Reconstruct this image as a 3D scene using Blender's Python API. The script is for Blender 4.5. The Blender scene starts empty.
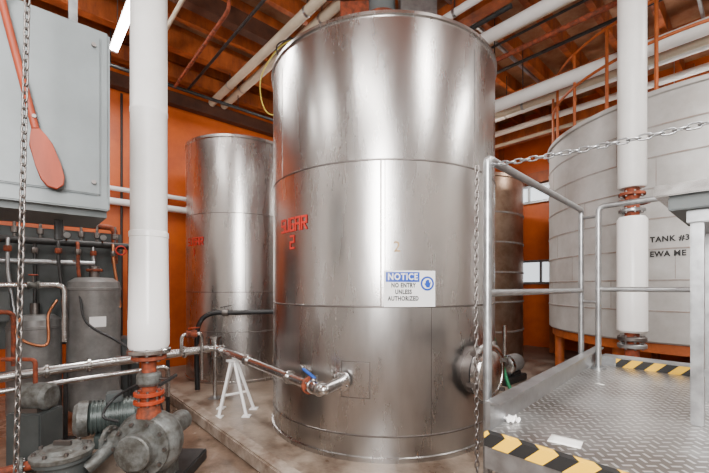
import bpy, bmesh, math, random
from mathutils import Vector, Matrix
random.seed(4)
S = bpy.context.scene
UX, VX = Vector((.742,.670,0)).normalized(), Vector((-.670,.742,0)).normalized()
def W(u,v,z=0): return UX*u + VX*v + Vector((0,0,z))

# ---------------- materials ----------------
def mat(name, col, rough=.5, metal=0, var=.0, vscale=3, col2=None, bump=0, bscale=40, stretch=(1,1,1), emis=0, rvar=0):
    m = bpy.data.materials.new(name); m.use_nodes=True
    nt=m.node_tree; b=nt.nodes['Principled BSDF']; L=nt.links
    b.inputs['Base Color'].default_value=(*col,1); b.inputs['Roughness'].default_value=rough; b.inputs['Metallic'].default_value=metal
    if emis:
        b.inputs['Emission Color'].default_value=(*col,1); b.inputs['Emission Strength'].default_value=emis
    g=nt.nodes.new('ShaderNodeNewGeometry'); mp=nt.nodes.new('ShaderNodeMapping'); mp.inputs['Scale'].default_value=stretch
    L.new(g.outputs['Position'],mp.inputs['Vector'])
    if var or col2 or rvar:
        n=nt.nodes.new('ShaderNodeTexNoise'); n.inputs['Scale'].default_value=vscale; n.inputs['Detail'].default_value=8; n.inputs['Roughness'].default_value=.65
        L.new(mp.outputs[0],n.inputs['Vector'])
        if var or col2:
            r=nt.nodes.new('ShaderNodeValToRGB')
            c2 = col2 if col2 else tuple(c*(1-var) for c in col)
            r.color_ramp.elements[0].position=.36; r.color_ramp.elements[1].position=.64
            r.color_ramp.elements[0].color=(*c2,1); r.color_ramp.elements[1].color=(*col,1)
            L.new(n.outputs['Fac'],r.inputs[0]); L.new(r.outputs[0],b.inputs['Base Color'])
        if rvar:
            mr=nt.nodes.new('ShaderNodeMapRange'); mr.inputs[1].default_value=.3; mr.inputs[2].default_value=.7
            mr.inputs[3].default_value=rough-rvar; mr.inputs[4].default_value=rough+rvar
            L.new(n.outputs['Fac'],mr.inputs[0]); L.new(mr.outputs[0],b.inputs['Roughness'])
    if bump:
        n2=nt.nodes.new('ShaderNodeTexNoise'); n2.inputs['Scale'].default_value=bscale; n2.inputs['Detail'].default_value=4
        L.new(mp.outputs[0],n2.inputs['Vector'])
        bp=nt.nodes.new('ShaderNodeBump'); bp.inputs['Strength'].default_value=bump; bp.inputs['Distance'].default_value=.01
        L.new(n2.outputs['Fac'],bp.inputs['Height']); L.new(bp.outputs[0],b.inputs['Normal'])
    return m
M={}
M['ss1']=mat('stainless_upper',(.54,.52,.505),.27,1,.12,1.6,bump=.16,bscale=1.5,rvar=.03,stretch=(1.8,1.8,.4))
M['ss2']=mat('stainless_middle',(.60,.58,.565),.27,1,.10,1.9,bump=.13,bscale=1.5,rvar=.03,stretch=(1.8,1.8,.4))
M['ss3']=mat('stainless_lower',(.50,.485,.475),.28,1,.16,2.2,bump=.16,bscale=1.8,rvar=.04,stretch=(1.8,1.8,.5))
M['ss']=mat('stainless_pipe',(.62,.61,.60),.22,1,.2,9,rvar=.06)
M['weld']=mat('weld_seam',(.20,.18,.17),.45,1)
M['dark']=mat('dark_steel',(.05,.05,.05),.5,.6,.3,10)
M['galv']=mat('galvanised_steel',(.40,.41,.42),.36,.9,.28,14,rvar=.08)
M['white']=mat('white_insulation',(.80,.79,.77),.42,0,.10,3,bump=.1,bscale=10)
M['whitep']=mat('white_plastic',(.88,.87,.86),.28,0,.03,3)
M['cream']=mat('cream_pipe',(.62,.53,.40),.5,0,.2,4)
M['orange']=mat('orange_wall_paint',(.60,.108,.006),.48,0,vscale=.9,col2=(.38,.058,.005),bump=.1,bscale=20)
M['wood']=mat('orange_painted_timber',(.46,.105,.020),.55,0,vscale=5,col2=(.20,.045,.013),stretch=(1,1,.3),bump=.2,bscale=20)
M['darkwood']=mat('dark_timber',(.09,.03,.013),.7,0,.4,5)
M['ceil']=mat('ceiling_board',(.40,.22,.12),.7,0,vscale=2,col2=(.24,.085,.035))
M['grey']=mat('grey_enamel',(.155,.175,.18),.42,.1,.18,3,bump=.08,bscale=12)
M['greyd']=mat('grey_enamel_dark',(.07,.08,.08),.5,.1,.3,4)
M['greyv']=mat('grey_vessel_paint',(.22,.215,.21),.42,.2,.35,6)
M['pumpg']=mat('pump_casting',(.17,.18,.175),.45,.35,vscale=14,col2=(.065,.06,.05),bump=.5,bscale=30)
M['green']=mat('motor_paint',(.065,.085,.08),.42,.2,.4,9)
M['hose']=mat('green_rubber_hose',(.01,.17,.07),.5)
M['rust']=mat('rusty_iron',(.34,.065,.022),.7,.2,vscale=18,col2=(.09,.028,.014),bump=.6,bscale=40)
M['orustp']=mat('orange_steel_paint',(.48,.11,.02),.5,.1,.35,8)
M['redfl']=mat('red_flange_paint',(.46,.055,.012),.5,.1,.4,12)
M['copper']=mat('copper_pipe',(.50,.19,.09),.35,1,.35,12)
M['black']=mat('black_rubber',(.010,.010,.011),.45)
M['blue']=mat('blue_handle',(.01,.07,.36),.4)
M['signb']=mat('sign_blue',(.006,.06,.42),.4)
M['signw']=mat('sign_white',(.85,.85,.85),.4)
M['ink']=mat('black_ink',(.006,.006,.006),.5)
M['red']=mat('red_marking_paint',(.50,.02,.01),.6)
M['ochre']=mat('ochre_marking_paint',(.45,.28,.12),.6)
M['paint']=mat('weathered_tank_cladding',(.53,.525,.51),.45,.2,vscale=1.6,col2=(.38,.36,.34),bump=.4,bscale=4)
M['rustband']=mat('band_rust',(.28,.20,.16),.6,.2,vscale=6,col2=(.33,.32,.31))
M['brown']=mat('brown_tank_steel',(.42,.30,.22),.35,.8,vscale=4,col2=(.28,.17,.11))
M['floor']=mat('wet_concrete',(.27,.185,.135),.22,0,vscale=1.4,col2=(.085,.055,.038),bump=.25,bscale=18,rvar=.12)
M['pad']=mat('pad_concrete',(.29,.23,.18),.40,0,vscale=2.6,col2=(.095,.062,.042),bump=.3,bscale=25,rvar=.15)
M['curb']=mat('curb_concrete',(.36,.30,.25),.5,0,vscale=5,col2=(.15,.10,.07),bump=.4,bscale=25)
M['paddle']=mat('varnished_wood',(.30,.038,.007),.6,0,vscale=6,col2=(.17,.022,.005),stretch=(1,1,.2))
M['tube']=mat('fluorescent_tube',(1,.98,.95),.5,emis=30)
M['glass']=mat('daylit_glazing',(.85,.93,1),.5,emis=1.3)
M['paper']=mat('paper',(.80,.79,.76),.7)
M['yel']=mat('yellow_cable',(.5,.4,.05),.5)
M['wallin']=mat('light_wall_paint',(.66,.63,.59),.6,0,.1,1)

def node_hazard():
    m=bpy.data.materials.new('hazard_stripe_tape'); m.use_nodes=True; nt=m.node_tree; L=nt.links; b=nt.nodes['Principled BSDF']
    g=nt.nodes.new('ShaderNodeNewGeometry')
    d=nt.nodes.new('ShaderNodeVectorMath'); d.operation='DOT_PRODUCT'; L.new(g.outputs['Position'],d.inputs[0])
    k=VX*-1+UX*.9; d.inputs[1].default_value=(k.x*8.5,k.y*8.5,-8.5)
    f=nt.nodes.new('ShaderNodeMath'); f.operation='FRACT'; L.new(d.outputs['Value'],f.inputs[0])
    c=nt.nodes.new('ShaderNodeMath'); c.operation='GREATER_THAN'; c.inputs[1].default_value=.5; L.new(f.outputs[0],c.inputs[0])
    mx=nt.nodes.new('ShaderNodeMix'); mx.data_type='RGBA'; mx.inputs[6].default_value=(.012,.012,.012,1); mx.inputs[7].default_value=(.85,.48,.008,1)
    L.new(c.outputs[0],mx.inputs[0]); L.new(mx.outputs[2],b.inputs['Base Color']); b.inputs['Roughness'].default_value=.5
    return m
M['haz']=node_hazard()
def node_plate():
    m=bpy.data.materials.new('diamond_plate'); m.use_nodes=True; nt=m.node_tree; L=nt.links; b=nt.nodes['Principled BSDF']
    b.inputs['Metallic'].default_value=.85; b.inputs['Roughness'].default_value=.34
    g=nt.nodes.new('ShaderNodeNewGeometry')
    def N(op,a,bb=None):
        n=nt.nodes.new('ShaderNodeMath'); n.operation=op
        for i,x in enumerate([a,bb]):
            if x is None: continue
            if isinstance(x,(int,float)): n.inputs[i].default_value=x
            else: L.new(x,n.inputs[i])
        return n.outputs[0]
    def dot(k):
        d=nt.nodes.new('ShaderNodeVectorMath'); d.operation='DOT_PRODUCT'; L.new(g.outputs['Position'],d.inputs[0]); d.inputs[1].default_value=k; return d.outputs['Value']
    s=28
    A=(UX+VX)*(s*.707); B=(UX-VX)*(s*.707)
    a=N('ADD',dot(A),1000); c=N('ADD',dot(B),1000)
    fa=N('ABSOLUTE',N('SUBTRACT',N('FRACT',a),.5)); fb=N('ABSOLUTE',N('SUBTRACT',N('FRACT',c),.5))
    ch=N('MODULO',N('ADD',N('FLOOR',a),N('FLOOR',c)),2)
    m1=N('MULTIPLY',N('LESS_THAN',fa,.13),N('LESS_THAN',fb,.42)); m2=N('MULTIPLY',N('LESS_THAN',fb,.13),N('LESS_THAN',fa,.42))
    h=N('ADD',N('MULTIPLY',m1,ch),N('MULTIPLY',m2,N('SUBTRACT',1,ch)))
    bp=nt.nodes.new('ShaderNodeBump'); bp.inputs['Strength'].default_value=.6; bp.inputs['Distance'].default_value=.003
    L.new(h,bp.inputs['Height']); L.new(bp.outputs[0],b.inputs['Normal'])
    n=nt.nodes.new('ShaderNodeTexNoise'); n.inputs['Scale'].default_value=3; n.inputs['Detail'].default_value=8; L.new(g.outputs['Position'],n.inputs['Vector'])
    r=nt.nodes.new('ShaderNodeValToRGB'); r.color_ramp.elements[0].position=.35; r.color_ramp.elements[1].position=.65
    r.color_ramp.elements[0].color=(.21,.18,.16,1); r.color_ramp.elements[1].color=(.46,.45,.44,1)
    L.new(n.outputs['Fac'],r.inputs[0])
    mx=nt.nodes.new('ShaderNodeMix'); mx.data_type='RGBA'; mx.inputs[7].default_value=(.70,.69,.68,1)
    L.new(h,mx.inputs[0]); L.new(r.outputs[0],mx.inputs[6]); L.new(mx.outputs[2],b.inputs['Base Color'])
    return m
M['plate']=node_plate()

# ---------------- mesh helpers ----------------
def grp(name, loc=(0,0,0)):
    e=bpy.data.objects.new(name,None); e.location=Vector(loc); e.empty_display_size=.1; S.collection.objects.link(e); return e
def finish(name,bm,mats,par=None,smooth=True,ang=35):
    bmesh.ops.recalc_face_normals(bm,faces=bm.faces)
    if smooth:
        for f in bm.faces: f.smooth=True
        for e in bm.edges:
            if len(e.link_faces)==2 and e.calc_face_angle(0)>math.radians(ang): e.smooth=False
    me=bpy.data.meshes.new(name); bm.to_mesh(me); bm.free()
    if not isinstance(mats,(list,tuple)): mats=[mats]
    for m in mats: me.materials.append(M[m] if isinstance(m,str) else m)
    o=bpy.data.objects.new(name,me); S.collection.objects.link(o)
    if par:
        o.parent=par; o.matrix_parent_inverse=Matrix.Translation(-par.location)
    return o
def hexa(bm,c,bev=0):
    vs=[bm.verts.new(p) for p in c]
    fs=[bm.faces.new([vs[i] for i in q]) for q in ((0,3,2,1),(4,5,6,7),(0,1,5,4),(1,2,6,5),(2,3,7,6),(3,0,4,7))]
    if bev:
        es=set(e for f in fs for e in f.edges)
        bmesh.ops.bevel(bm,geom=list(es),offset=bev,segments=2,affect='EDGES')
def ubox(name,u0,u1,v0,v1,z0,z1,m,par=None,bev=0,v1b=None,v0b=None):
    v1b=v1 if v1b is None else v1b; v0b=v0 if v0b is None else v0b
    bm=bmesh.new(); hexa(bm,[W(u0,v0,z0),W(u1,v0b,z0),W(u1,v1b,z0),W(u0,v1,z0),W(u0,v0,z1),W(u1,v0b,z1),W(u1,v1b,z1),W(u0,v1,z1)],bev)
    return finish(name,bm,m,par,smooth=bool(bev))
def frame(ax):
    ax=Vector(ax).normalized(); t=Vector((0,0,1)) if abs(ax.z)<.9 else Vector((1,0,0))
    a=ax.cross(t).normalized(); return ax,a,ax.cross(a).normalized()
def obox(name,c,ax,la,lb,lc,m,par=None,bev=0):
    ax,a,b=frame(ax); c=Vector(c); A=ax*la/2;B=a*lb/2;C=b*lc/2
    bm=bmesh.new(); hexa(bm,[c-A-B-C,c+A-B-C,c+A+B-C,c-A+B-C,c-A-B+C,c+A-B+C,c+A+B+C,c-A+B+C],bev)
    return finish(name,bm,m,par,smooth=bool(bev))
def lathe(name,c,ax,prof,m,par=None,seg=32,matf=None,ang=35):
    ax,a,b=frame(ax); c=Vector(c); bm=bmesh.new(); rings=[]
    for r,h in prof:
        if r<1e-6: rings.append([bm.verts.new(c+ax*h)])
        else: rings.append([bm.verts.new(c+ax*h+(a*math.cos(t)+b*math.sin(t))*r) for t in [2*math.pi*i/seg for i in range(seg)]])
    for k in range(len(rings)-1):
        A,B=rings[k],rings[k+1]
        for i in range(seg):
            j=(i+1)%seg
            if len(A)==1 and len(B)==1: continue
            if len(A)==1: f=bm.faces.new((A[0],B[i],B[j]))
            elif len(B)==1: f=bm.faces.new((A[i],B[0],A[j]))
            else: f=bm.faces.new((A[i],B[i],B[j],A[j]))
            if matf: f.material_index=matf(k)
    return finish(name,bm,m,par,ang=ang)
def cyl(name,p,q,r,m,par=None,seg=20,r2=None):
    p,q=Vector(p),Vector(q); r2=r if r2 is None else r2; h=(q-p).length
    return lathe(name,p,q-p,[(0,0),(r,0),(r2,h),(0,h)],m,par,seg)
def smoothpts(pts,n=8):
    pts=[Vector(p) for p in pts]; out=[]
    P=[pts[0]*2-pts[1]]+pts+[pts[-1]*2-pts[-2]]
    for i in range(1,len(P)-2):
        for k in range(n):
            t=k/n; a,b,c,d=P[i-1],P[i],P[i+1],P[i+2]
            out.append(.5*((2*b)+(c-a)*t+(2*a-5*b+4*c-d)*t*t+(3*b-a-3*c+d)*t**3))
    out.append(pts[-1]); return out
def round_path(pts,rad,n=5):
    pts=[Vector(p) for p in pts]; out=[pts[0]]
    for i in range(1,len(pts)-1):
        a,b,c=pts[i-1],pts[i],pts[i+1]
        d1=(a-b).normalized(); d2=(c-b).normalized(); r=min(rad,(a-b).length*.45,(c-b).length*.45)
        p,q=b+d1*r,b+d2*r
        for k in range(n+1):
            t=k/n; out.append(p*(1-t)**2+b*2*t*(1-t)+q*t*t)
    out.append(pts[-1]); return out
def sweep_bm(bm,pts,r,seg=10,closed=False):
    rings=[]; N=len(pts)
    nrm=None
    for i,p in enumerate(pts):
        if closed: t=(pts[(i+1)%N]-pts[i-1]).normalized()
        else: t=(pts[min(i+1,N-1)]-pts[max(i-1,0)]).normalized()
        if nrm is None: nrm=frame(t)[1]
        nrm=(nrm-t*nrm.dot(t)).normalized(); b=t.cross(nrm)
        rings.append([bm.verts.new(p+(nrm*math.cos(a)+b*math.sin(a))*r) for a in [2*math.pi*k/seg for k in range(seg)]])
    for k in range(N if closed else N-1):
        A,B=rings[k],rings[(k+1)%N]
        for i in range(seg): bm.faces.new((A[i],A[(i+1)%seg],B[(i+1)%seg],B[i]))
    if not closed: bm.faces.new(rings[0][::-1]); bm.faces.new(rings[-1])
def tube(name,pts,r,m,par=None,seg=12,bend=0,sm=False):
    pts=[Vector(p) for p in pts]
    if bend: pts=round_path(pts,bend)
    if sm: pts=smoothpts(pts)
    bm=bmesh.new(); sweep_bm(bm,pts,r,seg); return finish(name,bm,m,par,ang=50)
def chain(name,pts,m,par=None,L=.034,w=.011,wire=.0032):
    pts=[Vector(p) for p in pts]; bm=bmesh.new()
    tot=sum((pts[i+1]-pts[i]).length for i in range(len(pts)-1)); pitch=L*.78; n=int(tot/pitch)
    def at(s):
        for i in range(len(pts)-1):
            l=(pts[i+1]-pts[i]).length
            if s<=l or i==len(pts)-2: return pts[i]+(pts[i+1]-pts[i])*(s/l),(pts[i+1]-pts[i]).normalized()
            s-=l
    for k in range(n):
        p,t=at((k+.5)*pitch); ax,a,b=frame(t); s=a if k%2 else b
        loop=[]
        for i in range(12):
            th=2*math.pi*i/12; cx,sy=math.cos(th),math.sin(th)
            loop.append(p+ax*((L/2-w)*(1 if cx>0.01 else -1 if cx<-.01 else 0)+w*cx)+s*(w*.8*sy))
        sweep_bm(bm,loop,wire,5,closed=True)
    return finish(name,bm,m,par,ang=80)
def flange(name,c,ax,r,t,m,par,bolts=8,bm_='weld'):
    ax=Vector(ax).normalized()
    lathe(name,Vector(c)-ax*t/2,ax,[(0,0),(r*.95,0),(r,t*.15),(r,t*.85),(r*.95,t),(0,t)],m,par,28)
    _,a,b=frame(ax)
    for i in range(bolts):
        th=2*math.pi*(i+.5)/bolts; q=Vector(c)+(a*math.cos(th)+b*math.sin(th))*r*.8
        cyl(name+'_bolt_%d'%i,q-ax*(t*.5+.012),q+ax*(t*.5+.012),r*.09,bm_,par,6)
def text_verts(s,size,bold=0):
    cu=bpy.data.curves.new('t','FONT'); cu.body=s; cu.size=size; cu.align_x='CENTER'; cu.align_y='CENTER'; cu.resolution_u=3; cu.offset=bold; cu.space_character=1.12
    o=bpy.data.objects.new('t',cu); S.collection.objects.link(o); dg=bpy.context.evaluated_depsgraph_get()
    me=bpy.data.meshes.new_from_object(o.evaluated_get(dg)); bpy.data.objects.remove(o); return me
def wrap_fn(C,R,theta,z0):
    def f(x,z,off):
        t=theta+x/R; return Vector((C[0]+(R+off)*math.cos(t),C[1]+(R+off)*math.sin(t),z0+z))
    return f
def wtext(name,s,size,fn,dx,dz,off,m,par,bold=0,sx=1):
    me=text_verts(s,size,bold); bm=bmesh.new(); bm.from_mesh(me)
    bmesh.ops.triangulate(bm,faces=bm.faces)
    for v in bm.verts: v.co=fn(v.co.x*sx+dx,v.co.y+dz,off)
    return finish(name,bm,m,par,smooth=False)
def wpanel(name,fn,w,h,dx,dz,off,m,par,n=10):
    bm=bmesh.new(); cols=[]
    for i in range(n+1):
        x=dx-w/2+w*i/n; cols.append([bm.verts.new(fn(x,dz-h/2,0.0)),bm.verts.new(fn(x,dz-h/2,off)),bm.verts.new(fn(x,dz+h/2,off)),bm.verts.new(fn(x,dz+h/2,0.0))])
    for i in range(n):
        A,B=cols[i],cols[i+1]
        for k in range(3): bm.faces.new((A[k],B[k],B[k+1],A[k+1]))
    for c in (cols[0],cols[-1]): bm.faces.new(c)
    return finish(name,bm,m,par,smooth=False)
# block stencil lettering built from bars: each glyph = list of (x0,z0,x1,z1) strokes on a 4x6 grid
STEN={'S':[(0,6,4,6),(0,3,0,6),(0,3,4,3),(4,0,4,3),(0,0,4,0)],'U':[(0,0,0,6),(0,0,4,0),(4,0,4,6)],'G':[(0,0,0,6),(0,6,4,6),(0,0,4,0),(4,0,4,3),(2.2,3,4,3)],
 'A':[(0,0,0,6),(4,0,4,6),(0,6,4,6),(0,3,4,3)],'R':[(0,0,0,6),(0,6,4,6),(4,3,4,6),(0,3,4,3),(1.6,3,4,0)],'2':[(0,6,4,6),(4,3,4,6),(0,3,4,3),(0,0,0,3),(0,0,4,0)],'1':[(2,0,2,6)]}
def stencil(name,s,h,fn,dx,dz,off,m,par,th=.018,adv=1.45):
    k=h/6; w=4*k*.8; tot=len(s)*w*adv-w*(adv-1); bm=bmesh.new()
    for i,ch in enumerate(s):
        ox=dx-tot/2+i*w*adv
        for x0,z0,x1,z1 in STEN[ch]:
            a=Vector((ox+x0*k*.8,dz-h/2+z0*k)); b=Vector((ox+x1*k*.8,dz-h/2+z1*k)); d=(b-a).normalized(); e=Vector((-d.y,d.x))*th/2; a=a-d*th/2; b=b+d*th/2
            bm.faces.new([bm.verts.new(fn(p.x,p.y,off)) for p in (a-e,b-e,b+e,a+e)])
            off+=.0001
    return finish(name,bm,m,par,smooth=False)

# ---------------- room ----------------
Ub0,Ub1,Vb0,Vb1,H=-3.2,9.7,-3.6,7.5,6.0
ubox('floor',Ub0,Ub1,Vb0,Vb1,-.15,0,'floor')
ubox('ceiling',Ub0,Ub1,Vb0,Vb1,H,H+.12,'ceil')
ubox('wall_north',Ub0,Ub1,Vb1,Vb1+.15,0,H,'orange')
ubox('wall_east',Ub1,Ub1+.15,Vb0,Vb1,0,H,'orange')
ubox('wall_south',Ub0,Ub1,Vb0-.15,Vb0,0,H,'wallin')
ubox('wall_west',Ub0-.15,Ub0,Vb0,Vb1,0,H,'wallin')
ubox('concrete_pad',1.66,Ub1-.02,1.2,Vb1-.02,0,.1,'pad',bev=.01)
ubox('concrete_curb',1.52,1.66,1.2,Vb1-.02,0,.135,'curb',bev=.015)
g=grp('ceiling_joists',W(3,3,5.8))
v=Vb0+.3;i=0
while v<Vb1-.1:
    ubox('joist_%d'%i,Ub0+.02,Ub1-.02,v,v+.09,5.72,5.995,'wood',g); v+=.62;i+=1
g=grp('ceiling_girders',W(6,3,5.5))
for i,(u,z) in enumerate([(4.6,5.36),(7.7,5.36),(8.6,5.0)]):
    ubox('girder_%d'%i,u,u+.2,Vb0+.02,Vb1-.02,z,z+.35,'wood',g)
g=grp('wall_timbers',W(3,7.3,5.2))
for i,(vv,z,h,mm) in enumerate([(7.28,4.98,.22,'darkwood'),(7.1,5.36,.25,'wood'),(6.3,5.42,.28,'wood'),(5.2,5.45,.25,'darkwood')]):
    ubox('beam_%d'%i,Ub0+.02,4.58,vv,vv+.16,z,z+h,mm,g)
ubox('timber_ledger',Ub1-.2,Ub1-.02,Vb0+.02,Vb1-.02,4.2,4.45,'wood')
ubox('timber_post',9.0,9.2,3.1,3.3,0.1,4.99,'wood')
for i in range(5):
    ubox('trim_%d'%(i+1),Ub1-.1,Ub1-.005,-1+1.9*i,-.88+1.9*i,0,5.9,'wood')
def window(name,v0,v1,z0,z1,nx):
    g=grp(name,W(Ub1,(v0+v1)/2,(z0+z1)/2))
    ubox('pane',Ub1-.04,Ub1-.02,v0,v1,z0,z1,'glass',g)
    for k in range(nx+1):
        vv=v0+(v1-v0)*k/nx; ubox('mullion_%d'%k,Ub1-.08,Ub1-.01,vv-.03,vv+.03,z0,z1,'galv',g)
    for k,z in enumerate((z0,z1)): ubox('rail_%d'%k,Ub1-.08,Ub1-.01,v0,v1,z-.03,z+.03,'galv',g)
window('window_1',2.3,4.6,3.75,4.15,4)
window('window_2',2.6,4.3,1.7,2.25,3)

# ---------------- main stainless tank ----------------
C=Vector((.325,4.417,0)); R=1.265
g=grp('stainless_storage_tank',(C.x,C.y,.1))
seams=[.32,1.43,2.69]
prof=[(0,.1),(R+.015,.1),(R+.015,.14),(R,.145)]
for z in seams: prof+=[(R,z-.009),(R+.006,z-.005),(R+.006,z+.005),(R,z+.009)]
prof+=[(R,3.92),(R+.02,3.925),(R+.02,3.95),(R-.02,3.96),(.3,4.12),(0,4.12)]
def mf(k):
    z=(prof[k][1]+prof[k+1][1])/2
    for s in seams:
        if abs(z-s)<.0075: return 3
    return 0 if z>2.69 else 1 if z>1.43 else 2
lathe('shell',(C.x,C.y,0),(0,0,1),prof,['ss1','ss2','ss3','weld'],g,200,mf,20)
def th(x,y,c=C): return math.atan2(y-c.y,x-c.x)
T0=th(.225,3.155)
f0=wrap_fn(C,R,T0,2.06)
wpanel('vertical_seam',f0,.014,1.25,0,0,.004,'weld',g,2)
wpanel('vertical_seam_2',f0,.006,1.25,.035,0,.003,'weld',g,2)
for i,(dt,z,h) in enumerate([(-.9,3.25,1.1),(.75,3.25,1.1),(.35,.88,1.1),(.95,2.06,1.25)]):
    wpanel('vertical_seam_%d'%(i+3),wrap_fn(C,R,T0+dt,z),.006,h,0,0,.003,'weld',g,2)
f0=wrap_fn(C,R,th(-.60,3.57)+.015,2.20)
stencil('marking_sugar','SUGAR',.115,f0,0,0,.006,'red',g,th=.019)
stencil('marking_number','2',.115,f0,0,-.17,.006,'red',g,th=.019)
f0=wrap_fn(C,R,th(.36,3.15),1.94); wtext('marking_old_number','2',.13,f0,.0,0,.006,'ochre',g)
n=Vector((.64,-.77,0)).normalized(); p=C+n*(R-.06); p.z=.83
lathe('manway_neck',p,n,[(.22,0),(.22,.17)],'weld',g,40)
lathe('manway_cover',p+n*.16,n,[(0,0),(.255,0),(.265,.006),(.265,.035),(.255,.041),(.225,.041),(.22,.03),(.20,.03),(.19,.05),(.10,.08),(0,.09)],'ss',g,44)
lathe('manway_gasket',p+n*.14,n,[(.20,0),(.245,0),(.245,.02),(.20,.02)],'black',g,44)
_,a_,b_=frame(n)
for i in range(6):
    t=math.pi/3*i+.3; q=p+n*.17+(a_*math.cos(t)+b_*math.sin(t))*.268
    obox('manway_clamp_%d'%i,q+n*.01,n,.10,.035,.035,'weld',g,.004)
f0=wrap_fn(C,R,th(-.02,3.20),.80); wpanel('nozzle_patch',f0,.24,.30,.03,.0,.006,'ss3',g)
wpanel('patch_border',f0,.26,.32,.03,.0,.003,'weld',g)
c=Vector((C.x,C.y,0))
obox('mixer_bridge_1',c+Vector((0,-.2,4.16)),(1,0,0),1.9,.08,.12,'galv',g,.005)
obox('mixer_bridge_2',c+Vector((0,.2,4.16)),(1,0,0),1.9,.08,.12,'galv',g,.005)
cyl('mixer_gearbox',c+Vector((0,0,4.1)),c+Vector((0,0,4.75)),.17,'rust',g,24)
flange('mixer_flange',c+Vector((0,0,4.76)),(0,0,1),.22,.04,'rust',g)
lathe('mixer_motor',c+Vector((0,0,4.78)),(0,0,1),[(0,0),(.16,0),(.16,.45),(.12,.5),(0,.5)],'grey',g,24)
obox('mixer_box',c+Vector((.42,0,4.66)),(0,0,1),1.0,.3,.42,'galv',g,.01)
obox('mixer_bracket',c+Vector((-.32,0,4.6)),(0,0,1),1.0,.1,.35,'rust',g,.01)
obox('mixer_arm',c+Vector((0,-.1,5.02)),(1,0,.05),1.3,.06,.06,'darkwood',g)

g=grp('notice_sign',(.48,3.12,1.58))
f0=wrap_fn(C,R,th(.475,3.16),1.585)
wpanel('board',f0,.45,.31,0,0,.010,'signw',g,14)
wpanel('header',f0,.29,.085,-.065,.10,.012,'signb',g,10)
wtext('header_text','NOTICE',.076,f0,-.065,.10,.015,'signw',g,bold=.002,sx=.85)
for i,s in enumerate(['NO ENTRY','UNLESS','AUTHORIZED']): wtext('line_%d'%i,s,.052,f0,-.06,.028-.056*i,.013,'ink',g,bold=.0022,sx=.74)
def disc(nm,pts,off,m):
    bm=bmesh.new(); bm.faces.new([bm.verts.new(f0(x,z,off)) for x,z in pts]); finish(nm,bm,m,g,False)
disc('pictogram_disc',[(.15+.062*math.cos(2*math.pi*i/28),.045+.062*math.sin(2*math.pi*i/28)) for i in range(28)],.0125,'signb')
disc('pictogram_inner',[(.15+.045*math.cos(2*math.pi*i/28),.045+.045*math.sin(2*math.pi*i/28)) for i in range(28)],.0135,'signw')
disc('pictogram_hand',[(.15+x,.045+z) for x,z in [(-.008,-.035),(.02,-.035),(.03,.0),(.03,.02),(.02,.005),(.015,.03),(.005,.035),(-.005,.03),(-.015,.025),(-.02,.0),(-.03,.0),(-.02,-.015)]],.0145,'signb')

# ---------------- rear left stainless tank ----------------
C2=Vector((-2.02,6.6,0)); R2=.90
g=grp('stainless_storage_tank',(C2.x,C2.y,.1))
zt2=3.97
prof=[(0,.1),(R2+.01,.1),(R2+.01,.14),(R2,.145)]
for z in (.9,1.52,2.75): prof+=[(R2,z-.006),(R2+.004,z-.003),(R2+.004,z+.003),(R2,z+.006)]
prof+=[(R2,zt2-.06),(R2+.015,zt2-.05),(R2+.015,zt2-.01),(R2-.01,zt2),(0,zt2+.09)]
def mf2(k):
    z=(prof[k][1]+prof[k+1][1])/2
    return 1 if any(abs(z-s)<.005 for s in (.9,1.52,2.75)) else 0
lathe('shell',(C2.x,C2.y,0),(0,0,1),prof,['ss1','weld'],g,120,mf2,20)
f0=wrap_fn(C2,R2,th(-2.52,5.88,C2),2.32); stencil('marking_sugar','SUGAR',.11,f0,0,0,.006,'red',g,th=.018); stencil('marking_number','1',.11,f0,0,-.17,.006,'red',g,th=.018)
f0=wrap_fn(C2,R2,-1.2,2.13); wpanel('vertical_seam',f0,.008,1.2,0,0,.003,'weld',g,2)

# ---------------- right insulated tank ----------------
C3=Vector((5.12,5.48,0)); R3=1.98; zb,zt=.94,3.89
g=grp('elevated_storage_tank',(C3.x,C3.y,zb))
prof=[(0,zb),(R3-.02,zb),(R3,zb+.02)]; bands=[zb+.38+.36*i for i in range(8) if zb+.38+.36*i<zt-.1]
for z in bands: prof+=[(R3,z-.011),(R3+.008,z-.008),(R3+.008,z+.008),(R3,z+.011)]
prof+=[(R3,zt-.06),(R3+.03,zt-.05),(R3+.03,zt),(R3-.02,zt+.01),(0,zt+.35)]
def mf3(k):
    z=(prof[k][1]+prof[k+1][1])/2
    return 1 if any(abs(z-s)<.0095 for s in bands) else 0
lathe('shell',(C3.x,C3.y,0),(0,0,1),prof,['paint','rustband'],g,180,mf3,20)
for i,z in enumerate(bands[:-1]):
    for k in range(5):
        t=math.radians(165+k*37+(i*19)%31); f0=wrap_fn(C3,R3,t,z+.18); wpanel('cladding_joint_%d_%d'%(i,k),f0,.007,.33,0,0,.002,'rustband',g,1)
f0=wrap_fn(C3,R3,th(3.55,4.25,C3)+.045,1.98)
wtext('marking_tank','TANK #3',.088,f0,-.04,0.17,.014,'ink',g,bold=.003,sx=.9); wtext('marking_name','EWA ME 2',.088,f0,-.02,.0,.014,'ink',g,bold=.003,sx=.9)
for i in range(8):
    t=math.radians(i*45+22); q=C3+Vector((math.cos(t),math.sin(t),0))*(R3-.15)
    z0_=.1 if q.dot(VX)>1.25 else 0
    cyl('leg_%d'%i,(q.x,q.y,z0_),(q.x,q.y,zb+.01),.07,'orustp',g,16)
    obox('foot_%d'%i,(q.x,q.y,z0_+.01),(0,0,1),.02,.25,.25,'orustp',g)
lathe('base_ring',(C3.x,C3.y,0),(0,0,1),[(R3-.25,zb-.12),(R3-.05,zb-.12),(R3-.05,zb),(R3-.25,zb),(R3-.25,zb-.12)],'orustp',g,90)
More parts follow.
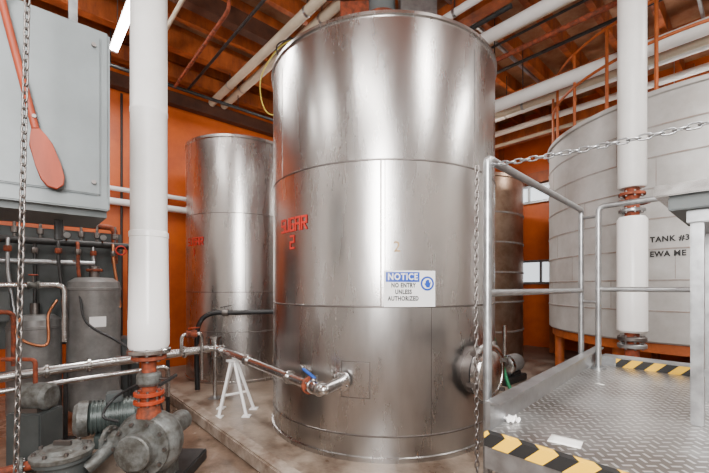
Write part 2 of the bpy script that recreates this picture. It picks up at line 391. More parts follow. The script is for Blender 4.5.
for h,nm in ((1.1,'top'),(.62,'mid')):
    pts=[C3+Vector((math.cos(t)*(R3-.06),math.sin(t)*(R3-.06),zt+h)) for t in [math.radians(150+4*k) for k in range(38)]]
    tube('guardrail_%s'%nm,pts,.02,'orustp',g,8)
for k in range(10):
    t=math.radians(150+16.4*k); q=C3+Vector((math.cos(t)*(R3-.06),math.sin(t)*(R3-.06),0))
    cyl('guardrail_post_%d'%k,(q.x,q.y,zt-.02),(q.x,q.y,zt+1.1),.02,'orustp',g,8)

# ---------------- tank behind ----------------
C4=Vector((2.56,8.5,0)); R4=1.2
g=grp('banded_storage_tank',(C4.x,C4.y,.1))
prof=[(0,.1),(R4,.1)]; bz=[.7,1.3,1.9,2.5,3.1]
for z in bz: prof+=[(R4,z-.02),(R4+.015,z-.015),(R4+.015,z+.015),(R4,z+.02)]
prof+=[(R4,3.8),(R4+.03,3.81),(R4+.03,3.87),(0,4.1)]
lathe('shell',(C4.x,C4.y,0),(0,0,1),prof,['brown','rustband'],g,90,lambda k:1 if any(abs((prof[k][1]+prof[k+1][1])/2-s)<.018 for s in bz) else 0,20)

# ---------------- big white vertical pipes ----------------
px_,py_=-1.555,2.8
g=grp('insulated_drop_pipe',(px_,py_,1.14))
lathe('jacket',(px_,py_,0),(0,0,1),[(0,1.98),(.125,1.98),(.125,2.9),(.128,2.905),(.128,2.93),(.125,2.935),(.125,5.99),(0,5.99)],'white',g,40)
lathe('lower_sleeve',(px_,py_,0),(0,0,1),[(0,1.14),(.130,1.14),(.140,1.16),(.140,1.35),(.138,1.36),(.130,1.97),(.134,1.975),(.134,2.01),(.125,2.02)],'whitep',g,40)
px2,py2=2.70,3.6
g=grp('insulated_drop_pipe',(px2,py2,1.1))
lathe('jacket_upper',(px2,py2,0),(0,0,1),[(0,2.56),(.105,2.56),(.117,2.58),(.117,5.35),(.11,5.37),(.10,5.99),(0,5.99)],'white',g,40)
lathe('jacket_lower',(px2,py2,0),(0,0,1),[(0,1.16),(.105,1.16),(.124,1.18),(.124,2.25),(.105,2.28),(0,2.28)],'whitep',g,40)
cyl('bare_pipe',(px2,py2,.0),(px2,py2,2.6),.06,'rust',g)
flange('flange_1',(px2,py2,2.34),(0,0,1),.11,.03,'galv',g); flange('flange_2',(px2,py2,2.50),(0,0,1),.11,.03,'rust',g)
flange('flange_3',(px2,py2,1.10),(0,0,1),.12,.04,'weld',g); flange('flange_4',(px2,py2,1.03),(0,0,1),.12,.04,'galv',g)
obox('strap',(px2,py2,2.42),(1,0,0),.28,.1,.03,'rust',g)

# ---------------- overhead pipes ----------------
def opipe(name,pts,r,m,hang=None):
    g=grp(name,pts[len(pts)//2]); tube('run',pts,r,m,g,20,bend=.25)
    for i,(u,v,z) in enumerate(hang or []):
        cyl('hanger_%d'%i,W(u,v,z),W(u,v,5.75),.008,'dark',g,6)
        p=W(u,v,z)
        lathe('clamp_%d'%i,p-VX*.02,VX,[(r+.006,0),(r+.006,.04)],'galv',g,20)
opipe('overhead_insulated_pipe',[W(6,-3.4,4.67),W(6,7.3,4.67)],.10,'white',[(6,v,4.67) for v in (-1,1.2,3.4,5.6)])
opipe('overhead_insulated_pipe',[W(5.0,-3.4,5.20),W(5.0,7.3,5.20)],.085,'white',[(5,v,5.20) for v in (-1,1.2,3.4,5.6)])
opipe('overhead_steam_pipe',[W(6.45,-3.4,4.72),W(6.45,7.3,4.72)],.05,'cream',[(6.45,v,4.72) for v in (-1,2.8,5.6)])
opipe('overhead_insulated_pipe',[W(7.1,-3.4,5.0),W(7.1,7.3,5.0)],.085,'white',[(7.1,v,5.0) for v in (-1,1.2,3.4,5.6)])
opipe('overhead_steam_pipe',[W(5.45,-3.4,5.1),W(5.45,7.3,5.1)],.035,'rust',[(5.45,v,5.1) for v in (-1,2.8,5.6)])
opipe('overhead_steam_pipe',[W(4.35,-3.4,5.3),W(4.35,7.3,5.3)],.05,'white',[(4.35,v,5.3) for v in (-1,2.8,5.6)])
opipe('overhead_steam_pipe',[W(8.1,-3.4,5.1),W(8.1,7.3,5.1)],.06,'white',[(8.1,v,5.1) for v in (-1,2.8,5.6)])
opipe('overhead_cream_pipe',[W(2.78,.6,5.2),W(2.78,7.25,5.2)],.065,'cream',[(2.78,v,5.2) for v in (1.5,4,6.4)])
opipe('overhead_cream_pipe',[W(3.02,.6,5.22),W(3.02,7.25,5.22)],.065,'cream',[(3.02,v,5.22) for v in (1.5,4,6.4)])
g=grp('sprinkler_pipe',W(3,6.5,4.9)); tube('run',[W(-3,6.55,4.92),W(4.3,6.55,4.92),W(4.3,2,4.92)],.03,'dark',g,10,bend=.1)
tube('branch',[W(1.9,6.55,4.92),W(1.9,4.4,5.0),W(1.9,4.4,5.7)],.025,'rust',g,10,bend=.1)
tube('branch_2',[W(2.3,7.2,5.25),W(2.3,3.0,5.25)],.022,'dark',g,8)
tube('branch_3',[W(1.55,7.2,5.3),W(1.55,3.0,5.3)],.03,'cream',g,8)
for i,u in enumerate((-1,1,3)): cyl('hanger_%d'%i,W(u,6.55,4.92),W(u,6.55,5.43),.008,'dark',g,6)
g=grp('wall_steam_pipes',W(2,7.35,3.1))
for i,z in enumerate((3.05,3.27)):
    tube('run_%d'%i,[W(-3,7.38,z),W(5,7.38,z)],.06 if i==0 else .04,'whitep',g,16)
    for k in range(4): obox('bracket_%d_%d'%(i,k),W(-2+2*k,7.44,z),VX,.11,.04,.1,'galv',g)
g=grp('wall_conduit',W(1.5,7.4,3.5))
for i,(u,r,mm) in enumerate([(1.55,.02,'galv'),(1.75,.03,'orustp'),(1.3,.02,'dark')]): cyl('drop_%d'%i,W(u,7.46,.02),W(u,7.46,4.95),r,mm,g,10)
ubox('junction_box',1.66,1.84,7.38,7.49,2.2,2.5,'greyd',g,.006)
g=grp('overhead_conduit',W(8,3,5)); 
for i,(u,z,r,mm) in enumerate([(7.3,5.30,.02,'galv'),(7.42,5.30,.02,'galv'),(8.3,4.9,.04,'cream'),(5.7,5.6,.03,'cream'),(5.85,5.6,.02,'dark'),(4.1,5.6,.025,'galv'),(6.6,5.6,.03,'dark')]): tube('conduit_%d'%i,[W(u,-3.4,z),W(u,7.3,z)],r,mm,g,8)
for i,v in enumerate((-2,.6,3,5.5)): ubox('strap_%d'%i,4.05,8.45,v,v+.04,5.67,5.715,'galv',g)
g=grp('hanging_cable',W(2.6,5,4.4))
tube('cable_yellow',[W(2.9,4.4,5.12),W(2.65,4.5,4.9),W(2.45,4.6,4.5),W(2.5,4.7,4.2),W(2.6,4.6,4.0),W(2.72,4.12,3.98)],.009,'yel',g,6,sm=True)
tube('cable_black',[W(2.9,4.4,5.12),W(2.5,4.3,4.75),W(2.7,4.2,4.3),W(2.82,4.06,4.0)],.009,'black',g,6,sm=True)

# ---------------- fluorescent lights ----------------
def fluor(u,v,z,L=1.9,power=60):
    g=grp('fluorescent_light',W(u,v,z))
    ubox('housing',u-.05,u+.05,v-L/2,v+L/2,z+.05,z+.08,'signw',g,.01)
    cyl('tube_1',W(u-.03,v-L/2+.03,z+.02),W(u-.03,v+L/2-.03,z+.02),.022,'tube',g,12)
    cyl('tube_2',W(u+.03,v-L/2+.03,z+.02),W(u+.03,v+L/2-.03,z+.02),.022,'tube',g,12)
    for k,s in enumerate((-1,1)):
        ubox('end_%d'%k,u-.05,u+.05,v+s*L/2-.02,v+s*L/2+.02,z,z+.07,'signw',g)
        cyl('rod_%d'%k,W(u,v+s*L*.35,z+.08),W(u,v+s*L*.35,5.71),.006,'galv',g,6)
    ld=bpy.data.lights.new('fluorescent_lamp','AREA'); ld.shape='RECTANGLE'; ld.size=.15; ld.size_y=L; ld.energy=power; ld.color=(1,.97,.93)
    o=bpy.data.objects.new('lamp',ld); S.collection.objects.link(o); o.parent=g; o.location=(0,0,-.03)
    o.rotation_euler=(0,0,math.atan2(VX.y,VX.x)-math.pi/2)
PW=.66
fluor(1.0,5.35,5.0,1.9,120*PW)
fluor(-.4,.4,4.9,1.9,120*PW); fluor(2.4,-.9,4.9,1.9,140*PW); fluor(5.2,-1.6,4.9,1.9,150*PW); fluor(-1.6,3.6,4.9,1.9,70*PW)  # added fixtures out of frame, put in to light the room
fluor(3.9,5.4,5.0,1.4,110*PW); fluor(6.6,4.3,5.0,1.2,150*PW); fluor(8.2,.6,4.6,1.2,120*PW)  # first two added behind the main tank, out of view, for room light
def area(name,loc,tgt,sx,sy,e,col=(1,.98,.96)):
    ld=bpy.data.lights.new(name,'AREA'); ld.shape='RECTANGLE'; ld.size=sx; ld.size_y=sy; ld.energy=e; ld.color=col
    o=bpy.data.objects.new(name,ld); S.collection.objects.link(o); o.location=loc
    o.rotation_euler=(Vector(tgt)-Vector(loc)).to_track_quat('-Z','Y').to_euler()
area('added_key_light',(-.2,-1.2,3.4),(.6,4.5,1.7),1.0,1.8,290)  # added key light above and behind the camera, aimed at the tank
area('camera_flash_light',(-.15,-.5,2.1),(.3,4.5,1.6),.35,.6,80)

# ---------------- electrical cabinet ----------------
g=grp('electrical_cabinet',W(-.3,2.5,2.4))
ubox('body',-1.0,.342,2.25,2.75,2.0,2.9,'grey',g,.012)
ubox('door',-.62,.30,2.235,2.252,2.06,2.86,'grey',g,.006)
ubox('door_second',-.98,-.64,2.235,2.252,2.06,2.86,'grey',g,.006)
ubox('bottom_skirt',-1.0,.33,2.27,2.72,1.955,2.0,'greyd',g)
ubox('gutter',-.3,.335,2.22,2.30,1.985,2.045,'grey',g,.006)
for i,(u,z) in enumerate([(.27,2.8),(.27,2.12)]): cyl('screw_%d'%i,W(u,2.22,z),W(u,2.24,z),.01,'weld',g,10)
for i in range(2): cyl('conduit_%d'%i,W(-.1+.25*i,2.5,1.85),W(-.1+.25*i,2.5,1.97),.02,'dark',g,10)
for i,u in enumerate((-.9,.2)):
    ubox('hanger_strut_%d'%i,u,u+.04,2.6,2.64,2.89,5.71,'galv',g)
g=grp('wooden_paddle',W(.06,2.2,2.4))
def pw(u,z,v=2.19): return W(u,v,z)
top=Vector((-.075,2.90)); nk=Vector((.050,2.31)); tip=Vector((.125,2.05)); d=(tip-nk).normalized(); e=Vector((-d.y,d.x))
tube('shaft',[pw(top.x,top.y),pw(nk.x,nk.y)],.015,'paddle',g,12)
L_=(tip-nk).length
out=[(0,.015),(.03,.028),(.07,.042),(.16,.046),(.22,.044),(.255,.030),(.272,0)]
pts=[nk+d*a*L_/.272+e*b for a,b in out]+[nk+d*a*L_/.272-e*b for a,b in out[-2::-1]]
bm=bmesh.new(); A=[bm.verts.new(pw(p.x,p.y,2.178)) for p in pts]; B=[bm.verts.new(pw(p.x,p.y,2.202)) for p in pts]
bm.faces.new(A); bm.faces.new(B[::-1]); n_=len(pts)
for i in range(n_): bm.faces.new((A[i],A[(i+1)%n_],B[(i+1)%n_],B[i]))
bmesh.ops.bevel(bm,geom=[e_ for e_ in bm.edges],offset=.003,segments=1,affect='EDGES')
finish('blade',bm,'paddle',g)
cyl('grip',pw(top.x,top.y)-UX*.04,pw(top.x,top.y)+UX*.04,.018,'paddle',g,12)
cyl('peg',W(.045,2.17,2.36),W(.045,2.25,2.36),.008,'weld',g,8)
chain('hoist_chain',[(-1.13,1.3,5.99),(-1.15,1.3,2.6),(-1.20,1.31,.9),(-1.20,1.31,0.02)],'weld',None,L=.036,w=.0105,wire=.0034)

# ---------------- process pipework ----------------
g=grp('stainless_process_pipe',(-1.9,5.0,.75))
J=Vector((-1.885,5.0,.78)); E=Vector((-.27,2.93,.79)); rr=.043
tube('run_to_tank',[J,E],rr,'ss',g,20)
tube('run_along_wall',[W(-.9,4.87,.72),W(1.95,4.97,.78)],.052,'ss',g,20)
tube('secondary_run',[W(-.9,4.72,.62),W(1.3,4.75,.66),W(1.3,4.75,.30)],.026,'ss',g,12,bend=.08)
dirn=(E-J).normalized()
for i,t in enumerate((.12,.17,.55,.58,1.05)): lathe('clamp_ferrule_%d'%i,J+dirn*t*2,dirn,[(0,0),(.060,0),(.064,.01),(.064,.025),(.060,.035),(0,.035)],'ss',g,24)
for i,u in enumerate((.2,.55,1.25,1.55,1.75)): flange('ferrule_%d'%i,W(u,4.87+.035*(u+.9),.72+.021*(u+.9)),UX,.075,.03,'ss',g,6)
lathe('tee_body',J-Vector((0,0,.12)),(0,0,1),[(0,0),(.055,0),(.06,.02),(.06,.24),(.085,.25),(.085,.275),(0,.28)],'ss',g,24)
tube('drop_leg',[J-Vector((.0,0,.1)),J-Vector((0,0,.67))],.03,'ss',g,14)
obox('drop_foot',(J.x,J.y,.106),(0,0,1),.012,.14,.14,'galv',g)
tube('bypass',[W(1.5,4.9,.76),W(1.5,4.9,1.0),W(1.75,4.9,1.0),W(1.75,4.9,.40)],.024,'ss',g,12,bend=.06)
lathe('bypass_valve',W(1.62,4.9,1.0)-UX*.07,UX,[(0,0),(.045,0),(.05,.02),(.035,.04),(.05,.10),(.05,.13),(0,.14)],'rust',g,20)
obox('bypass_handle',W(1.64,4.87,1.08),UX,.14,.025,.012,'redfl',g)
nz=(Vector((-.10,3.22,.79))-Vector((C.x,C.y,.79))).normalized()
pz=Vector((C.x,C.y,.79))+nz*(R-.02)
tube('outlet_nozzle',[pz,pz+nz*.14,E+Vector((.03,-.03,0)),E],rr,'ss',g,18,bend=.05)
flange('outlet_flange',pz+nz*.07,nz,.085,.03,'ss',g,6)
lathe('valve_body',E-dirn*.14,dirn,[(0,0),(.055,0),(.06,.01),(.06,.03),(.052,.035),(.058,.06),(.058,.09),(.052,.115),(.06,.12),(.06,.14),(0,.15)],'ss',g,24)
flange('valve_flange',E-dirn*.16,dirn,.075,.025,'rust',g,6)
cyl('valve_stem',E-dirn*.07+Vector((0,0,.03)),E-dirn*.07+Vector((0,0,.10)),.014,'weld',g,10)
obox('valve_handle',E-dirn*.12+Vector((-.03,0,.105)),(dirn+Vector((0,0,-.25))),.19,.028,.012,'blue',g,.003)
for i,(u,v) in enumerate([(1.35,4.93),(.35,4.9)]):
    cyl('stand_%d'%i,W(u,v,.0),W(u,v,.70),.022,'dark',g,10); obox('stand_foot_%d'%i,W(u,v,.006),(0,0,1),.012,.15,.15,'dark',g)
g=grp('pipe_support_frame',(-1.45,4.45,.1))
q=Vector((-1.45,4.43,.72))
for i,(a,b) in enumerate([(-.20,-.05),(.24,-.05),(-.05,.24),(.05,-.24)]):
    foot=Vector((q.x+UX.x*a+VX.x*b,q.y+UX.y*a+VX.y*b,.1)); cyl('leg_%d'%i,foot,q+Vector((UX.x*a*.15,UX.y*a*.15,0)),.018,'whitep',g,10)
    obox('foot_%d'%i,foot+Vector((0,0,.006)),(0,0,1),.012,.09,.09,'whitep',g)
cyl('crossbar',q-UX*.14+Vector((0,0,-.40)),q+UX*.16+Vector((0,0,-.40)),.014,'whitep',g,8)
obox('saddle',q+Vector((0,0,0)),UX,.14,.1,.02,'whitep',g)
g=grp('black_transfer_hose',(-1.9,5.3,1.2))
tube('hose',[(-2.25,5.3,.13),(-2.26,5.3,.75),(-2.22,5.3,1.08),(-2.05,5.32,1.22),(-1.7,5.35,1.23),(-1.2,5.38,1.24),(-.64,5.30,1.25)],.035,'black',g,12,sm=True)
lathe('coupling',(-1.9,5.335,1.23),(1,.05,.02),[(0,0),(.05,0),(.055,.02),(.05,.08),(0,.08)],'weld',g,16)
obox('lever',(-1.85,5.33,1.32),(1,0,.2),.16,.03,.012,'black',g)
cyl('lever_stem',(-1.87,5.335,1.25),(-1.87,5.335,1.32),.01,'weld',g,8)

# ---------------- centrifugal pump ----------------
pc=Vector((px_,py_,0))
g=grp('centrifugal_pump',(px_,py_,0))
flange('pipe_flange',pc+Vector((0,0,1.12)),(0,0,1),.15,.035,'ss',g,8)
flange('pipe_flange_2',pc+Vector((0,0,1.07)),(0,0,1),.12,.03,'rust',g,8)
lathe('neck',pc,(0,0,1),[(.09,.62),(.075,.70),(.055,.78),(.05,.86),(.065,.9),(.05,.95),(.05,1.06)],'rust',g,24)
flange('neck_flange',pc+Vector((0,0,.80)),(0,0,1),.105,.03,'redfl',g,8)
flange('neck_flange_2',pc+Vector((0,0,.74)),(0,0,1),.105,.03,'redfl',g,8)
lathe('neck_valve',pc+Vector((0,0,.91)),(0,0,1),[(0,-.05),(.07,-.05),(.085,-.03),(.085,.03),(.07,.05),(0,.05)],'pumpg',g,24)
cyl('neck_valve_stem',pc+Vector((.06,0,.91)),pc+Vector((.17,-.03,.91)),.012,'weld',g,8)
obox('neck_valve_handle',pc+Vector((.17,-.05,.91)),(.2,1,.2),.18,.02,.02,'dark',g)
pdir=Vector((-.05,-1,0)).normalized()
lathe('volute',pc+Vector((0,.14,.42)),pdir,[(0,0),(.17,0),(.22,.03),(.245,.09),(.245,.16),(.22,.20),(.21,.21),(.21,.235),(.14,.24),(.12,.29),(.10,.30),(0,.30)],'pumpg',g,40)
for i in range(10):
    t=2*math.pi*i/10; q=pc+Vector((0,.14,.42))+pdir*.235+Vector((math.cos(t)*.185,0,math.sin(t)*.185)); cyl('cover_bolt_%d'%i,q,q+pdir*.025,.014,'weld',g,6)
lathe('suction_cover',pc+Vector((0,.14,.42))+pdir*.29,pdir,[(0,0),(.10,0),(.13,.01),(.13,.04),(.12,.05),(.05,.055),(0,.055)],'pumpg',g,28)
lathe('bearing_frame',pc+Vector((0,.14,.42)),-pdir,[(.13,0),(.11,.1),(.09,.2),(.09,.36),(0,.36)],'pumpg',g,24)
cyl('side_outlet',pc+Vector((-.1,.05,.42)),pc+Vector((-.33,.05,.42)),.07,'pumpg',g,18)
flange('side_flange',pc+Vector((-.33,.05,.42)),(1,0,0),.11,.03,'pumpg',g,8)
obox('base_plate',pc+Vector((0,.25,.05)),(0,1,0),.8,.36,.10,'dark',g,.01)
obox('pedestal',pc+Vector((0,.1,.14)),(0,1,0),.3,.22,.20,'pumpg',g,.01)
tube('drain_tube',[pc+Vector((-.2,-.05,.6)),pc+Vector((-.28,-.1,.66)),pc+Vector((-.26,.0,.76)),pc+Vector((-.06,0,.88))],.010,'black',g,8,sm=True)
g=grp('electric_motor',(-2.1,3.05,0))
mc=Vector((-2.06,3.2,.50)); md=Vector((1,.55,0)).normalized()
pr=[(0,0),(.10,0),(.13,.02)]
for i in range(10): pr+=[(.14,.03+i*.03),(.14,.042+i*.03),(.128,.043+i*.03),(.128,.058+i*.03)]
pr+=[(.13,.34),(.10,.38),(.03,.39),(.03,.46),(0,.46)]
lathe('body',mc-md*.2,md,pr,'green',g,32)
lathe('fan_cowl',mc-md*.29,md,[(0,0),(.12,0),(.145,.03),(.145,.10),(0,.10)],'pumpg',g,28)
obox('terminal_box',mc+Vector((0,-.02,.16)),md,.12,.12,.08,'greyd',g,.008)
obox('foot',mc-Vector((0,0,.19)),md,.3,.24,.12,'green',g,.01)
obox('plinth',(mc.x,mc.y,.135),md,.5,.36,.27,'pad',g,.01)
g=grp('basket_strainer',(-2.05,2.55,0))
lathe('vessel',(-2.05,2.60,0),(0,0,1),[(0,.0),(.16,.0),(.16,.03),(.14,.05),(.14,.38),(.17,.39),(.17,.42),(0,.42)],'greyd',g,32)
lathe('lid',(-2.05,2.60,.42),(0,0,1),[(0,0),(.18,0),(.185,.01),(.185,.03),(.17,.04),(.13,.045),(.11,.065),(0,.07)],'pumpg',g,36)
for i in range(8):
    t=2*math.pi*i/8; cyl('lid_bolt_%d'%i,(-2.05+.155*math.cos(t),2.60+.155*math.sin(t),.44),(-2.05+.155*math.cos(t),2.60+.155*math.sin(t),.48),.013,'weld',g,6)
obox('lid_handle',(-2.05,2.60,.505),(1,0,0),.12,.02,.03,'weld',g)
tube('line',[(-1.92,2.64,.3),(-1.88,2.70,.34),(-1.84,2.8,.40)],.05,'pumpg',g,14)

# ---------------- equipment under the cabinet ----------------
def vessel(name,u,v,r,h,m,z0=.0):
    g=grp(name,W(u,v,z0)); p=W(u,v,0)
    lathe('shell',p,(0,0,1),[(0,z0+.12),(r*.7,z0+.12),(r*.96,z0+.18),(r,z0+.26),(r,z0+h-.16),(r+.006,z0+h-.155),(r+.006,z0+h-.13),(r,z0+h-.125),(r*.96,z0+h-.06),(r*.7,z0+h-.01),(0,z0+h)],m,g,40)
    for i in range(3):
        t=2*math.pi*i/3+.4; q=p+Vector((math.cos(t)*r*.75,math.sin(t)*r*.75,0)); cyl('leg_%d'%i,(q.x,q.y,z0),(q.x,q.y,z0+.22),.025,'dark',g,8)
    return g
g=vessel('water_softener_vessel',.66,5.4,.27,1.72,'greyv')
cyl('head_nozzle',W(.66,5.4,1.70),W(.66,5.4,1.85),.05,'weld',g,14)
flange('head_flange',W(.66,5.4,1.80),(0,0,1),.085,.03,'rust',g,6)
obox('label',W(.66,5.13,1.2),VX,.005,.16,.12,'signw',g)
g=vessel('water_softener_vessel',.12,5.45,.24,1.30,'greyv')
cyl('head_nozzle',W(.12,5.45,1.28),W(.12,5.45,1.42),.045,'weld',g,14)
g=grp('expansion_tank',W(1.0,5.5,0)); p=W(1.03,5.78,0)
lathe('shell',p,(0,0,1),[(0,.1),(.15,.13),(.18,.2),(.18,.85),(.15,.92),(0,.95)],'greyd',g,30); cyl('stand',p,p+Vector((0,0,.15)),.12,'dark',g)
g=grp('boiler_manifold',W(.3,5.3,2.0))
tube('header',[W(-.8,5.5,2.12),W(1.1,5.5,2.12)],.04,'dark',g,14)
tube('header_upper',[W(-.8,5.6,2.36),W(.9,5.6,2.36),W(.9,5.6,1.9)],.035,'rust',g,14,bend=.08)
tube('header_lower',[W(-.8,5.42,1.88),W(.66,5.4,1.88)],.03,'galv',g,14)
tube('header_front',[W(-.8,5.15,1.62),W(.36,5.15,1.62),W(.36,5.15,1.0)],.028,'ss',g,12,bend=.08)
tube('header_front_2',[W(-.8,5.1,1.35),W(-.05,5.1,1.35),W(-.05,5.1,.8)],.022,'rust',g,12,bend=.08)
for i,u in enumerate((-.5,-.22,.1)):
    lathe('inline_valve_%d'%i,W(u,5.15,1.62)-UX*.05,UX,[(0,0),(.04,0),(.045,.015),(.032,.03),(.032,.07),(.045,.085),(.04,.10),(0,.10)],'pumpg',g,16)
    cyl('inline_stem_%d'%i,W(u,5.15,1.62),W(u,5.15,1.72),.008,'weld',g,8); lathe('inline_wheel_%d'%i,W(u,5.15,1.72),(0,0,1),[(.035,0),(.045,.006),(.035,.012),(.03,.006),(.035,0)],'redfl',g,18)
for i,u in enumerate((-.3,-.1,.12,.32,.5,.66,.85)):
    tube('riser_%d'%i,[W(u,5.5,2.12),W(u,5.4,2.12),W(u,5.35,1.9-.12*(i%3)),W(u+.06,5.3,1.35-.1*(i%2))] if i not in (2,5) else [W(u,5.5,2.12),W(u,5.45,1.42 if i==2 else 1.84)],.018,['copper','galv','dark','dark','rust','galv','copper'][i],g,10,bend=.06)
    lathe('union_%d'%i,W(u,5.36 if i not in(2,5) else 5.48,1.98),(0,0,1),[(0,0),(.028,0),(.034,.01),(.034,.05),(.028,.06),(0,.06)],'rust' if i%2 else 'weld',g,8)
    lathe('riser_upper_%d'%i,W(u+.05,5.58,2.12),(0,0,1),[(0,0),(.016,0),(.016,.08),(.035,.09),(.035,.15),(.016,.16),(.016,.25)],'weld',g,10)
for i,u in enumerate((-.2,.4,.75)):
    q=W(u,5.42,2.2); cyl('gauge_stem_%d'%i,W(u,5.5,2.12),q,.01,'copper',g,8)
    lathe('gauge_%d'%i,q,-VX,[(0,0),(.04,0),(.044,.01),(.044,.03),(.036,.032),(0,.032)],'dark',g,20); lathe('gauge_face_%d'%i,q-VX*.033,-VX,[(0,0),(.034,0),(0,.001)],'greyv',g,20)
for i,u in enumerate((-.7,1.05)): cyl('stand_%d'%i,W(u,5.5,0),W(u,5.5,2.15),.025,'dark',g,8)
lathe('handwheel',W(.92,5.32,2.05),-VX,[(.05,0),(.062,.006),(.05,.012),(.045,.006),(.05,0)],'red',g,20); cyl('wheel_stem',W(.92,5.5,2.07),W(.92,5.31,2.05),.01,'weld',g,8)
tube('hose_loop',[W(.5,5.2,1.5),W(.55,5.05,1.2),W(.8,4.8,1.0),W(1.0,4.6,.8),W(1.1,4.5,.5),W(1.2,4.4,.05)],.014,'black',g,8,sm=True)
tube('copper_loop',[W(.0,5.2,1.3),W(-.02,5.0,1.1),W(.2,4.98,1.0),W(.22,5.1,1.3),W(.3,5.25,1.45)],.014,'copper',g,8,sm=True)
ubox('control_box',-.35,-.08,5.15,5.3,1.25,1.55,'greyd',g,.01)
ubox('back_frame',-.9,1.0,5.75,5.80,.9,2.3,'greyd',g)
for i,u in enumerate((-.85,.95)): ubox('back_frame_leg_%d'%i,u-.03,u+.03,5.75,5.81,0,.9,'dark',g)
g=grp('metering_pump',W(.0,4.4,0))
pq=W(.10,4.38,0)
obox('stand',pq+Vector((0,0,.25)),(0,0,1),.5,.26,.3,'greyd',g,.01); lathe('head',pq+Vector((-.1,0,.62)),(1,0,0),[(0,0),(.1,0),(.12,.02),(.12,.22),(.09,.25),(0,.25)],'pumpg',g,24)
obox('head_mount',pq+Vector((0,0,.51)),(0,0,1),.06,.2,.2,'weld',g)
tube('line',[pq+Vector((.0,0,.7)),pq+Vector((0,0,.95)),pq+Vector((-.3,0,.95))],.018,'rust',g,8,bend=.05)
g=grp('drain_line',W(.6,4.1,.1))
tube('run',[W(-.6,4.08,.12),W(.9,4.08,.12),W(1.0,3.7,.12),W(.98,3.5,.12)],.04,'rust',g,12,bend=.1)
flange('flange_1',W(.5,4.08,.12),UX,.08,.03,'redfl',g); flange('flange_2',W(0,4.08,.12),UX,.08,.03,'pumpg',g)

# ---------------- access platform ----------------
u0,u1,v0,zd=1.288,3.1,-1.7,1.06
va,vb=.696,.815
g=grp('access_platform',W(2.2,-.4,0))
def pb(nm,a0,a1,off0,off1,z0,z1,m,bev=0):
    f=lambda u:va+(vb-va)*(u-u0)/(u1-u0)
    return ubox(nm,a0,a1,f(a0)+off0,f(a0)+off1,z0,z1,m,g,bev,v1b=f(a1)+off1,v0b=f(a1)+off0)
ubox('deck_plate',u0,u1,v0,va,zd-.008,zd,'plate',g,0,v1b=vb)
ubox('front_channel',u0-.008,u0+.03,v0,va,zd-.13,zd-.05,'galv',g)
ubox('front_hazard_nosing',u0-.012,u0+.020,v0,va,zd-.048,zd+.002,'haz',g)
pb('side_channel',u0,u1,-.03,.005,zd-.12,zd-.008,'galv')
ubox('rear_channel',u1-.03,u1,v0,vb,zd-.12,zd-.008,'galv',g)
pb('side_toe_board',u0+.02,u1,-.008,.004,zd,zd+.10,'galv')
pb('side_toe_cap',u0+.02,u1,-.045,.012,zd+.10,zd+.108,'galv')
ubox('rear_toe_board',u1-.10,u1-.03,v0,vb-.14,zd,zd+.055,'haz',g)
ubox('rear_toe_top',u1-.10,u1+.02,v0,vb-.05,zd+.055,zd+.062,'galv',g)
ubox('rear_toe_corner',u1-.10,u1-.03,vb-.14,vb-.05,zd,zd+.055,'galv',g)
for i,(u,v) in enumerate([(u0+.04,va-.05),(u1-.05,vb-.06),(u0+.04,v0+.05),(u1-.05,v0+.05)]):
    cyl('leg_%d'%i,W(u,v,0),W(u,v,zd-.01),.03,'galv',g,12); obox('foot_%d'%i,W(u,v,.006),(0,0,1),.012,.14,.14,'galv',g)
for i in range(4): ubox('joist_%d'%i,u0+.03,u1-.03,v0+.4+i*.5,v0+.44+i*.5,zd-.1,zd-.008,'galv',g)
zr=2.13; r_=.0175
A=(1.43,.765); B=(2.866,.845)
tube('side_rail',[W(*A,.0),W(*A,zr),W(*B,zr),W(*B,0)],r_,'galv',g,14,bend=.03)
tube('side_mid_rail',[W(*A,1.575),W(*B,1.575)],.0155,'galv',g,12)
Bk=(2.836,.735)
tube('rear_rail',[W(*Bk,zd),W(*Bk,zr-.0),W(2.82,-1.4,zr),W(2.82,-1.4,zd)],r_,'galv',g,14,bend=.04)
tube('rear_mid_rail',[W(*Bk,1.585),W(2.82,-1.4,1.585)],.0155,'galv',g,12)
cyl('rail_link_0',W(*B,zr-.06),W(*Bk,zr-.06),.010,'galv',g,8); cyl('rail_link_1',W(*B,1.5),W(*Bk,1.5),.010,'galv',g,8)
cyl('rear_mid_post',W(2.82,-.45,zd),W(2.82,-.45,zr),r_,'galv',g,14)
cyl('gate_post',W(1.43,-.9,zd),W(1.43,-.9,zr),r_,'galv',g,14)
for i,(u,v,z) in enumerate([(*A,0),(*B,0),(*Bk,zd),(1.43,-.9,zd)]): cyl('post_base_%d'%i,W(u,v,z),W(u,v,z+.012),.045,'galv',g,16)
pA=W(1.43,.765,2.10); pB=W(1.43,-.9,2.12)
pts=[pA.lerp(pB,t)-Vector((0,0,.20*4*t*(1-t)*.25)) for t in [i/14 for i in range(15)]]
chain('barrier_chain',pts,'galv',None,L=.036,w=.0105,wire=.003)
pA2=W(1.40,.795,0)
chain('hanging_chain',[Vector((pA2.x,pA2.y,2.1)),Vector((pA2.x-.005,pA2.y,1.5)),Vector((pA2.x,pA2.y,.95)),Vector((pA2.x,pA2.y,.02))],'weld',None,L=.034,w=.0100,wire=.0029)
g=grp('steel_work_table',(1.5,1.35,zd))
tp=Vector((1.345,1.45,0)); 
def tb(nm,x0,x1,y0,y1,z0,z1,m,bev=.004):
    bm=bmesh.new()
    P=[tp+UX*a+VX*b for a,b in ((x0,y0),(x1,y0),(x1,y1),(x0,y1))]
    hexa(bm,[p+Vector((0,0,z0)) for p in P]+[p+Vector((0,0,z1)) for p in P],bev); finish(nm,bm,m,g)
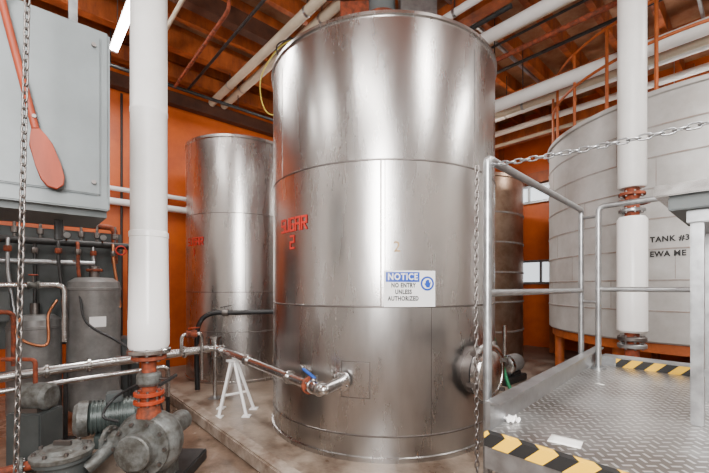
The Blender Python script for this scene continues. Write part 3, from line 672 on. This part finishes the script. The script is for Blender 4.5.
for i,(a,b) in enumerate([(0,0),(.42,0),(0,-.6),(.42,-.6)]): tb('leg_%d'%i,a-.02,a+.02,b-.02,b+.02,zd,1.90,'galv')
tb('apron',-.03,.455,-.63,.03,1.85,1.90,'galv'); tb('top',-.10,.52,-.70,.12,1.955,2.0,'ss')
tb('under_frame',-.07,.49,-.67,.08,1.90,1.955,'greyd'); tb('stretcher',-.01,.01,-.6,0,1.25,1.28,'galv')
def sheet(name,c,w,h,rot,m,amp,n=8,lift=.0):
    bm=bmesh.new(); G=[]
    for i in range(n+1):
        row=[]
        for j in range(n+1):
            x=(i/n-.5)*w; y=(j/n-.5)*h; z=zd+.002+lift+random.random()*amp
            row.append(bm.verts.new(Vector((c[0]+x*math.cos(rot)-y*math.sin(rot),c[1]+x*math.sin(rot)+y*math.cos(rot),z))))
        G.append(row)
    for i in range(n):
        for j in range(n): bm.faces.new((G[i][j],G[i+1][j],G[i+1][j+1],G[i][j+1]))
    o=finish(name,bm,m,None,True,60); md=o.modifiers.new('s','SOLIDIFY'); md.thickness=.001; return o
sheet('paper_sheet',(.735,1.29),.075,.10,.9,'paper',.003,4)
sheet('crumpled_plastic_bag',(.62,1.50),.06,.08,.3,'whitep',.025,9)
sheet('paper_scrap',(1.36,2.05),.03,.04,.3,'paper',.003,2)

# ---------------- stuff between tanks ----------------
g=grp('green_water_hose',(1.9,5.2,.1))
tube('hose',[(2.05,5.6,.62),(1.98,5.5,1.35),(1.88,5.3,1.40),(1.92,5.2,1.0),(2.08,5.2,.5),(2.2,5.1,.13),(2.5,4.95,.125),(2.5,4.5,.125),(2.1,4.55,.125),(1.95,4.9,.125)],.024,'hose',g,10,sm=True)
cyl('hose_post',(1.98,5.52,.1),(1.98,5.52,1.9),.03,'galv',g,12); obox('hose_hook',(1.96,5.47,1.36),(0,1,0),.14,.08,.04,'galv',g)
g=grp('transfer_pump',(2.4,5.9,.1))
q=Vector((2.45,5.9,.1)); obox('base',q+Vector((0,0,.05)),UX,.7,.3,.1,'dark',g,.01)
lathe('motor',q+Vector((0,0,.27))-UX*.05,UX,[(0,0),(.12,0),(.14,.03),(.14,.33),(.1,.36),(0,.36)],'greyv',g,24); lathe('volute',q+Vector((0,0,.27))-UX*.2,UX,[(0,0),(.1,0),(.17,.03),(.17,.11),(.08,.14),(.08,.18)],'ss',g,28)
obox('motor_foot',q+Vector((0,0,.12))+UX*.12,UX,.24,.2,.06,'dark',g)
tube('outlet',[q+Vector((0,0,.4))-UX*.13,q+Vector((0,0,.9))-UX*.13],.035,'ss',g,12)

# ---------------- world + camera ----------------
w=bpy.data.worlds.new('World'); S.world=w; w.use_nodes=True; w.node_tree.nodes['Background'].inputs[0].default_value=(.8,.85,.9,1); w.node_tree.nodes['Background'].inputs[1].default_value=.5
cd=bpy.data.cameras.new('camera'); co=bpy.data.objects.new('camera',cd); S.collection.objects.link(co)
co.location=(0,0,1.6); co.rotation_euler=(math.pi/2,0,0)
cd.sensor_width=36; cd.lens=36*370/709; cd.shift_y=(287-236.5)/709; cd.clip_start=.05
S.camera=co
